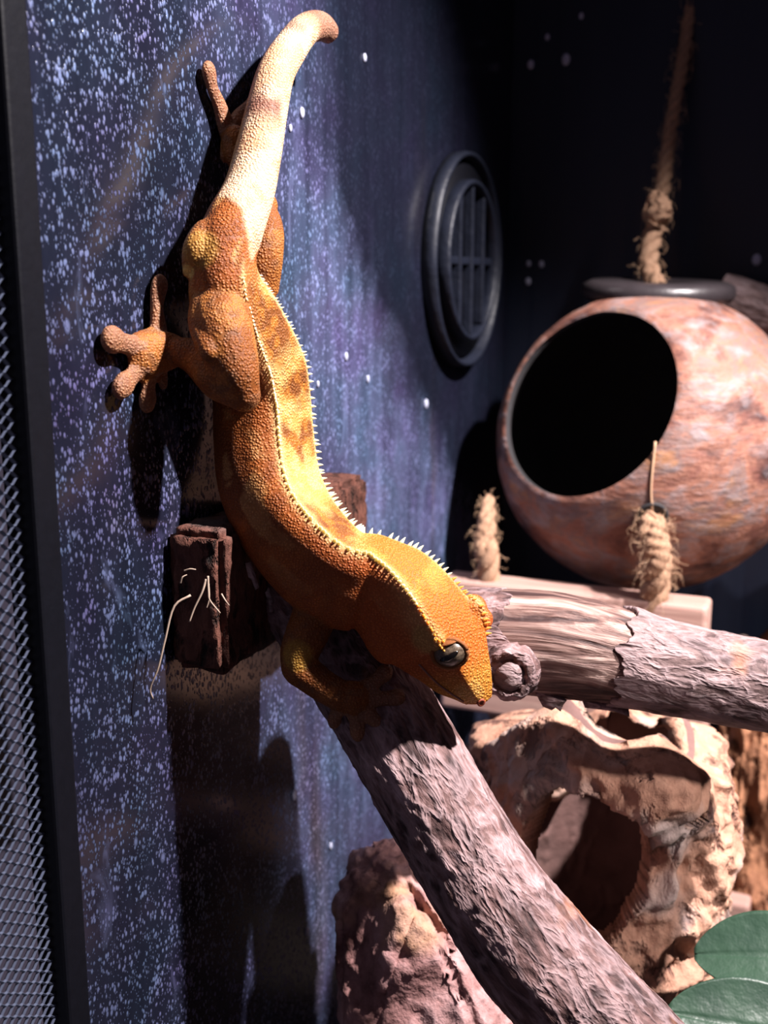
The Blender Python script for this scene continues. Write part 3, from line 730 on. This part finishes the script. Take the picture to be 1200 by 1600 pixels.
# bulge beside the tail base
limb([PX(322, 366, .012), PX(311, 388, .012), PX(302, 408, .011), PX(294, 425, .0095)], [3.6, 3.8, 3.0, 1.5])
limb([PX(356, 362, .011), PX(336, 400, .011), PX(345, 450, .012)], [4.5, 4.8, 6.0])
# left fore leg: shoulder, elbow, hand spread on the branch
limb([PD(505, 930, .282), PD(482, 985, .2780), PD(468, 1022, .2780), PD(470, 1048, .2780)], [6.0, 5.6, 5.0, 4.4])
limb([PD(466, 1042, .2780), PD(500, 1068, .2780), PD(532, 1088, .2775)], [4.6, 4.2, 4.0])
limb([PD(528, 1086, .2775), PD(556, 1092, .2775)], [4.0, 4.6], .8, fwd)
for pts, rad in ((((556, 1086, 0.2782), (582, 1068, 0.2792), (603, 1050, 0.2807)), (3.4, 2.0, 2.3)), (((560, 1092, 0.2782), (595, 1092, 0.2787), (622, 1090, 0.2797)), (3.4, 2.0, 2.4)),
                 (((556, 1098, 0.2777), (580, 1120, 0.2777), (598, 1138, 0.2782)), (3.4, 2.0, 2.4)), (((548, 1098, 0.2777), (556, 1124, 0.2777), (560, 1146, 0.2782)), (3.2, 1.9, 2.3)), (((536, 1096, 0.2777), (526, 1114, 0.2787), (522, 1128, 0.2797)), (2.8, 1.8, 2.0))):
    limb([PD(*p) for p in pts], rad, .8, fwd, kind='toe')
# right fore leg, on the far side, reaching the branch
limb([PD(556, 930, .285), PD(588, 975, .287), PD(612, 1010, .286)], [6.5, 5.0, 3.2])

for u0, sd_, o_, n_o, r_ in ((21.7, 1, 8.6, -1.6, 3.6), (22.1, 1, 8.8, -1.8, 3.2), (21.7, -1, 6.8, -1.6, 2.6), (22.3, -1, 6.2, -1.4, 2.2)):
    i_ = int(np.argmin(abs(UU-u0))); parts.add(*sphere(DP[i_]+LAT[i_]*sd_*o_*MM+NOR[i_]*n_o*MM, (r_*MM,)*3, 10, 16))
raw = parts.build('gecko_raw', None)
rm = raw.modifiers.new('r', 'REMESH'); rm.mode = 'VOXEL'; rm.voxel_size = .00048
sm_ = raw.modifiers.new('s', 'SMOOTH'); sm_.factor = .5; sm_.iterations = 5
dg = bpy.context.evaluated_depsgraph_get(); me = bpy.data.meshes.new_from_object(raw.evaluated_get(dg)); bpy.data.objects.remove(raw)
me.name = 'gecko_body'
nv = len(me.vertices); co = np.empty(nv*3, np.float32); me.vertices.foreach_get('co', co); co = co.reshape(-1, 3).astype(float)

# body coordinates of every vertex -> skin pattern
best = np.full(nv, 1e9); bi = np.zeros(nv, int)
CEN = DP-NOR*(TH_*.5)[:, None]
for i in range(0, NB, 3):
    v = co-CEN[i]; d = (v**2).sum(1)/((TH_[i]*.5)**2); d = d+4*((v@TT[i])/(TH_[i]*.5))**2
    k = d < best; best[k] = d[k]; bi[k] = i
v = co-DP[bi]; la = (v*LAT[bi]).sum(1); lb_ = (v*NOR[bi]).sum(1); uu = UU[bi]+(v*TT[bi]).sum(1)/np.maximum(np.linalg.norm(np.gradient(DP, axis=0)[bi], axis=1), 1e-6)*(UU[1]-UU[0])
an = la/HW[bi]; bn = -lb_/TH_[bi]; cn = la/np.maximum(CW[bi], 1e-4)
rb = np.sqrt(an**2+((bn-.5)*2)**2)
rl = np.full(nv, 1e9); toe = np.zeros(nv)
for P, R, kd_ in CHAINS:
    for p, r in zip(P[::2], R[::2]):
        q = np.linalg.norm(co-p, axis=1)/r; k = q < rl; rl[k] = q[k]; toe[k] = 1. if kd_ == 'toe' else 0.
def ss(x, a, b): t = np.clip((x-a)/(b-a), 0, 1); return t*t*(3-2*t)
limbw = np.clip((rb*1.12-np.minimum(rl, 3))*3+.5, 0, 1)*(1-ss(rl, 1.15, 1.45))
def lerp(c, d, f): return c+(np.asarray(d)-c)*f[:, None]
n1 = fbm(co*170, 4, 201); n2 = fbm(co*420, 3, 205); n3 = fbm(co*75, 3, 209)
cream = np.array([.88, .58, .20]); creamt = np.array([.80, .60, .40]); orange = np.array([.56, .19, .030]); brown = np.array([.26, .074, .014]); dbrown = np.array([.13, .052, .022])
colr = np.repeat(brown[None], nv, 0)
colr = lerp(colr, [.38, .112, .020], ss(n1, .45, .62))
# flank: pale upright flecks
fl = ss(fbm(np.stack([uu*1.5, bn*5, bn*0], -1), 3, 220), .53, .62)*ss(np.abs(cn), 1.2, 1.8)
colr = lerp(colr, [.56, .29, .10], fl*.9*(uu < 18))
# neck and head turn orange
hd_ = ss(uu, 15.5, 19); colr = lerp(colr, [.55, .125, .024], hd_*.9)
colr = lerp(colr, [.62, .30, .045], ss(uu, 22.6, 24)*.75)

# dorsal field between the crests: cream with brown saddles
dors = (1-ss(np.abs(cn), .86, 1.06))*ss(uu, 9.0, 10.4)*(bn < .35)
sad = np.zeros(nv)
for c_, wd_, k_ in ((10.7, 1.15, .85), (12.65, .34, .9), (13.05, .2, .4), (14.05, .34, .9), (16.0, .28, .5), (16.5, .55, .75)): sad = np.maximum(sad, k_*np.exp(-((uu-c_+.7*(n1-.5)*2)/wd_)**2))
dc = lerp(np.repeat(cream[None], nv, 0), [.24, .085, .020], np.clip(sad*1.35*ss(n3+.15*n2, .35, .55)+sad*.25, 0, 1))
dc = lerp(dc, [.70, .28, .04], ss(n2, .45, .62)*.5)
dc = lerp(dc, [.56, .20, .028], ss(uu, 16.6, 18.0)); dc = lerp(dc, [.72, .36, .07], ss(uu, 17, 18)*ss(n1, .50, .64)*.6); dc = lerp(dc, [.56, .155, .018], ss(uu, 19.6, 21.2)); dc = lerp(dc, [.58, .25, .035], ss(uu, 22.8, 23.6))
colr = lerp(colr, dc, dors)
# pale crest lines
cl_ = np.exp(-((np.abs(cn)-1)/.13)**2)*ss(uu, 9.0, 9.8)*(1-ss(uu, 21.6, 22.4))*(bn < .4); colr = lerp(colr, [.90, .62, .27], np.clip(cl_*.95, 0, 1)*(1-.35*hd_))
# tail: cream upper side in a wedge that ends in a point over the hips
tl_ = 1-ss(uu, 8.9, 9.3)
wedge = 1.02-ss(uu, 7.0, 9.45)*.95
sidev = np.where(an < 0, -an*.8, np.abs(an)*.7)+np.clip(bn-.62, 0, 1)*2.4
crm = (1-ss(sidev+.25*(n1-.5), wedge-.10, wedge+.06))*tl_
tc = lerp(np.repeat(creamt[None], nv, 0), [.66, .34, .16], ss(n1, .48, .64)*.6)
bp = np.exp(-((uu-5.15)/.40)**2)*ss(-an, .0, .5)+np.exp(-((uu-5.0)/.22)**2)*ss(an, .55, .9)+(1-ss(uu, 1.6, 2.3))*.9+np.exp(-((uu-3.1)/.2)**2)*ss(an, .4, .9)*.8+np.exp(-((uu-2.5)/.3)**2)*ss(-an, .3, .7)*.7
tc = lerp(tc, [.27, .13, .09], np.clip(bp*ss(n1+.3*bp, .42, .62), 0, 1))
colr = lerp(colr, tc, crm)
# limbs
lc = lerp(np.repeat(np.array([[.27, .090, .020]]), nv, 0), [.43, .17, .040], ss(n1, .44, .62)); lc = lerp(lc, [.20, .09, .04], ss(n2, .52, .68)*.6)
lc = lerp(lc, [.33, .19, .13], toe*.6)
colr = lerp(colr, lc, limbw)
def patch(p, r, col_, k=1.):
    d = np.linalg.norm(co-p, axis=1); return lerp(colr, col_, (1-ss(d, r*.6, r))*k)
BVT = BVHTree.FromPolygons([Vector(c) for c in co], [tuple(p.vertices) for p in me.polygons])
def hit(px, py):
    d = ray(px, py); h = BVT.ray_cast(Vector(CAM), Vector(nrm(d))); return (np.array(h[0]), np.array(h[1])) if h[0] else (PD(px, py, .27), -fwd)
colr = patch(hit(310, 388)[0], .0058, [.50, .29, .06], .65); colr = patch(hit(463, 1025)[0], .0050, [.52, .33, .05], .6); colr = patch(hit(294, 424)[0], .0022, [.80, .62, .20])
colr = patch(hit(668, 1000)[0], .0052, [.52, .33, .10], .7); colr = patch(hit(735, 1085)[0], .0045, [.60, .36, .10], .6)
at_ = me.attributes.new('skin', 'FLOAT_COLOR', 'POINT'); at_.data.foreach_set('color', np.hstack([colr, np.ones((nv, 1))]).astype(np.float32).reshape(-1))
me.polygons.foreach_set('use_smooth', [True]*len(me.polygons))
def m_skin():
    q = Mt('gecko_skin', .55, .24); c = q.attr('skin')
    d = q.vor(1450, feature='SMOOTH_F1', rnd=.75); d.node.inputs['Smoothness'].default_value = .25
    e = q.mr(d, .05, .62, 1., 0.)
    col = q.mix(q.mr(e, .1, .9, .62, 0.), c, q.mix(1., c, (.42, .30, .25), 'MULTIPLY'))
    col = q.mix(q.mr(e, .7, 1., 0, .10), col, (.90, .62, .30))
    nb = q.bump(e, .00034, .85); nb = q.bump(q.noise(260, 3), .0005, .6, nb)
    s = q.b.inputs
    s['Subsurface Weight'].default_value = .22; s['Subsurface Radius'].default_value = (1., .32, .12); s['Subsurface Scale'].default_value = .0035
    return q.out(col, nor=nb)
M_skin = m_skin(); me.materials.append(M_skin)
gk = empty('gecko', PX(385, 480, 0), 'orange and cream crested gecko climbing head down from the wall to a branch', 'gecko')
body = bpy.data.objects.new('body', me); COL.objects.link(body); put(body, gk)

# crest spines
M_spine = plain('crest_spine_skin', (.90, .67, .38), .5, .12, 900); M_spineo = plain('brow_spine_skin', (.78, .25, .04), .5, .2, 900)
for m_ in (M_spine, M_spineo):
    i_ = m_.node_tree.nodes['Principled BSDF'].inputs; i_['Subsurface Weight'].default_value = .9; i_['Subsurface Radius'].default_value = (1., .75, .5); i_['Subsurface Scale'].default_value = .0025
V, Fc = lathe([(.0001, -.30), (.34, -.30), (.33, 0.), (.22, .42), (.10, .82), (.0001, 1.)], (0, 0, 1), (0, 0, 0), 8, False)
V = np.array(V); V[:, 0] += .16*np.clip(V[:, 2], 0, 1)**2
def cone_mesh(mt):
    o = mesh('crest_spine', V, Fc, mt); m_ = o.data; bpy.data.objects.remove(o); return m_
cm, cmo = cone_mesh(M_spine), cone_mesh(M_spineo)
def spine(p, n_, L, m_=None, tdir=None, fat=1.):
    o = bpy.data.objects.new('crest_spine', m_ or cm); COL.objects.link(o); o.parent = gk; o.matrix_parent_inverse = Matrix.Translation(-Vector(gk.location))
    z = nrm(n_); x = nrm(tdir-z*(tdir@z)) if tdir is not None else nrm(np.cross(z, [.3, .5, .2])); y = np.cross(z, x)
    R = Matrix((x, y, z)).transposed().to_4x4(); o.matrix_basis = Matrix.Translation(Vector(p)) @ R @ Matrix.Diagonal((L*fat, L*fat, L, 1))
ds = np.concatenate([[0], np.cumsum(np.linalg.norm(np.diff(DP, axis=0), axis=1))])
rs = random.Random(5)
for side in (-1, 1):
    s = np.interp(9.7, UU, ds); s1 = np.interp(22.6, UU, ds)
    while s < s1:
        i = int(np.interp(s, ds, np.arange(NB))); u = UU[i]
        guess = DP[i]+LAT[i]*CW[i]*side; h = BVT.find_nearest(Vector(guess)); p = np.array(h[0])
        nn = nrm(NOR[i]*.80+LAT[i]*side*.60)
        L = np.interp(u, [9.7, 11.5, 13, 15, 17, 19, 20.5, 21.5, 22.6], [.8, 1.0, 1.35, 1.6, 1.9, 1.9, 1.35, 1.2, 1.7])*MM*rs.uniform(.85, 1.15)
        spine(p, nn, L*(.9 if side > 0 else .72), cmo if u > 20.3 else cm, TT[i], 1. if side > 0 else 1.35); s += np.interp(u, [9.7, 12, 19, 21, 22.6], [1.15, 1.45, 1.5, 1.2, 1.1])*MM*(1. if side > 0 else .85)
# brow lashes over the visible eye
for a, b in ((680, 1000), (686, 1001), (692, 1002), (698, 1003), (704, 1004), (710, 1005), (716, 1007), (722, 1010), (727, 1015), (730, 1021)):
    p, n_ = hit(a, b); spine(p, n_*.4+NOR[255]*.7-LAT[255]*.3, .0011, cmo, TT[255])

# eye
ep, en = hit(702, 1024); en = nrm(-LAT[262]*.80+NOR[262]*.42+TT[262]*.10-fwd*.25)
M_eye = Mt('eye', .28, .5)
M_eye = M_eye.out(M_eye.ramp(M_eye.noise(1500, 4), (.35, (.05, .033, .022)), (.6, (.14, .10, .068))))
M_pupil = plain('pupil', (.004, .003, .003), .1); M_lid2 = plain('eyelid', (.22, .075, .022), .75, .3, 900, .0003, .2); M_mouth = plain('mouth_line', (.22, .09, .06), .6)
td = rgt*.92+upv*.30; td = nrm(td-en*(td@en)); sd = np.cross(en, td)
Rm = np.array([td, sd, en]).T
ec = ep-en*.0020
eye = mesh('eye', *sphere(ec, (.0042, .0035, .0034), 16, 26, Rm), M_eye, gk)
pts = [];
for t in np.linspace(-1, 1, 15):
    dv = rgt*.84+upv*.52; dv = nrm(dv-en*(dv@en))
    x = t*.95; q = ec+Rm@np.array([0, 0, 0]); dirv = nrm(dv*math.sin(x)*1+en*math.cos(x)); pts.append(ec+dirv*.00345)
mesh('pupil', *tube(pts, [.00012+.00075*math.cos(t*1.5) for t in np.linspace(-1, 1, 15)], 10, .35, en), M_pupil, eye)
ring = [ec+Rm@np.array([.0043*math.cos(t), .0036*math.sin(t), .0010]) for t in np.linspace(0, 2*math.pi, 33)]
mesh('eyelid', *tube(ring, .00058, 8), M_lid2, eye)
upd = sd if sd@upv > 0 else -sd; V3 = []; na, nb_ = 9, 25
for i in range(na):                                   # hooded upper lid: part of a shell over the eyeball
    el = math.radians(46+38*i/(na-1))
    for j in range(nb_):
        az = math.radians(-92+184*j/(nb_-1)); V3.append((math.sin(az)*math.cos(el)*.0046*td+math.cos(az)*math.cos(el)*.0040*en+math.sin(el)*.0040*upd))
V3 = np.array(V3); K3 = na*nb_; G = grid_faces(na, nb_, closed=False)
rg = [j for j in range(nb_)]+[i*nb_+nb_-1 for i in range(1, na)]+[(na-1)*nb_+j for j in range(nb_-2, -1, -1)]+[i*nb_ for i in range(na-2, 0, -1)]
mesh('upper_lid', np.vstack([ec+V3, ec+V3*.92]), G+[tuple(K3+i for i in f[::-1]) for f in G]+[(rg[(k+1) % len(rg)], rg[k], K3+rg[k], K3+rg[(k+1) % len(rg)]) for k in range(len(rg))], M_lid2, eye)
# mouth, nostril, ear
ml = [hit(a, b)[0]+hit(a, b)[1]*.00002 for a, b in ((655, 1038), (668, 1052), (684, 1068), (700, 1080), (715, 1090), (724, 1096))]
mesh('mouth', *tube(cat(ml, 28), .00030, 6), M_mouth, gk)
M_nos = plain('nostril', (.26, .05, .02), .7)
np_, nn_ = hit(752, 1098); V2, F2_ = lathe([(.0001, .0001), (.0004, .0000), (.0008, .0003), (.0011, .0001), (.0011, -.0006), (.0001, -.0006)], nn_, np_, 16, False); mesh('nostril', V2, F2_, M_nos, gk)
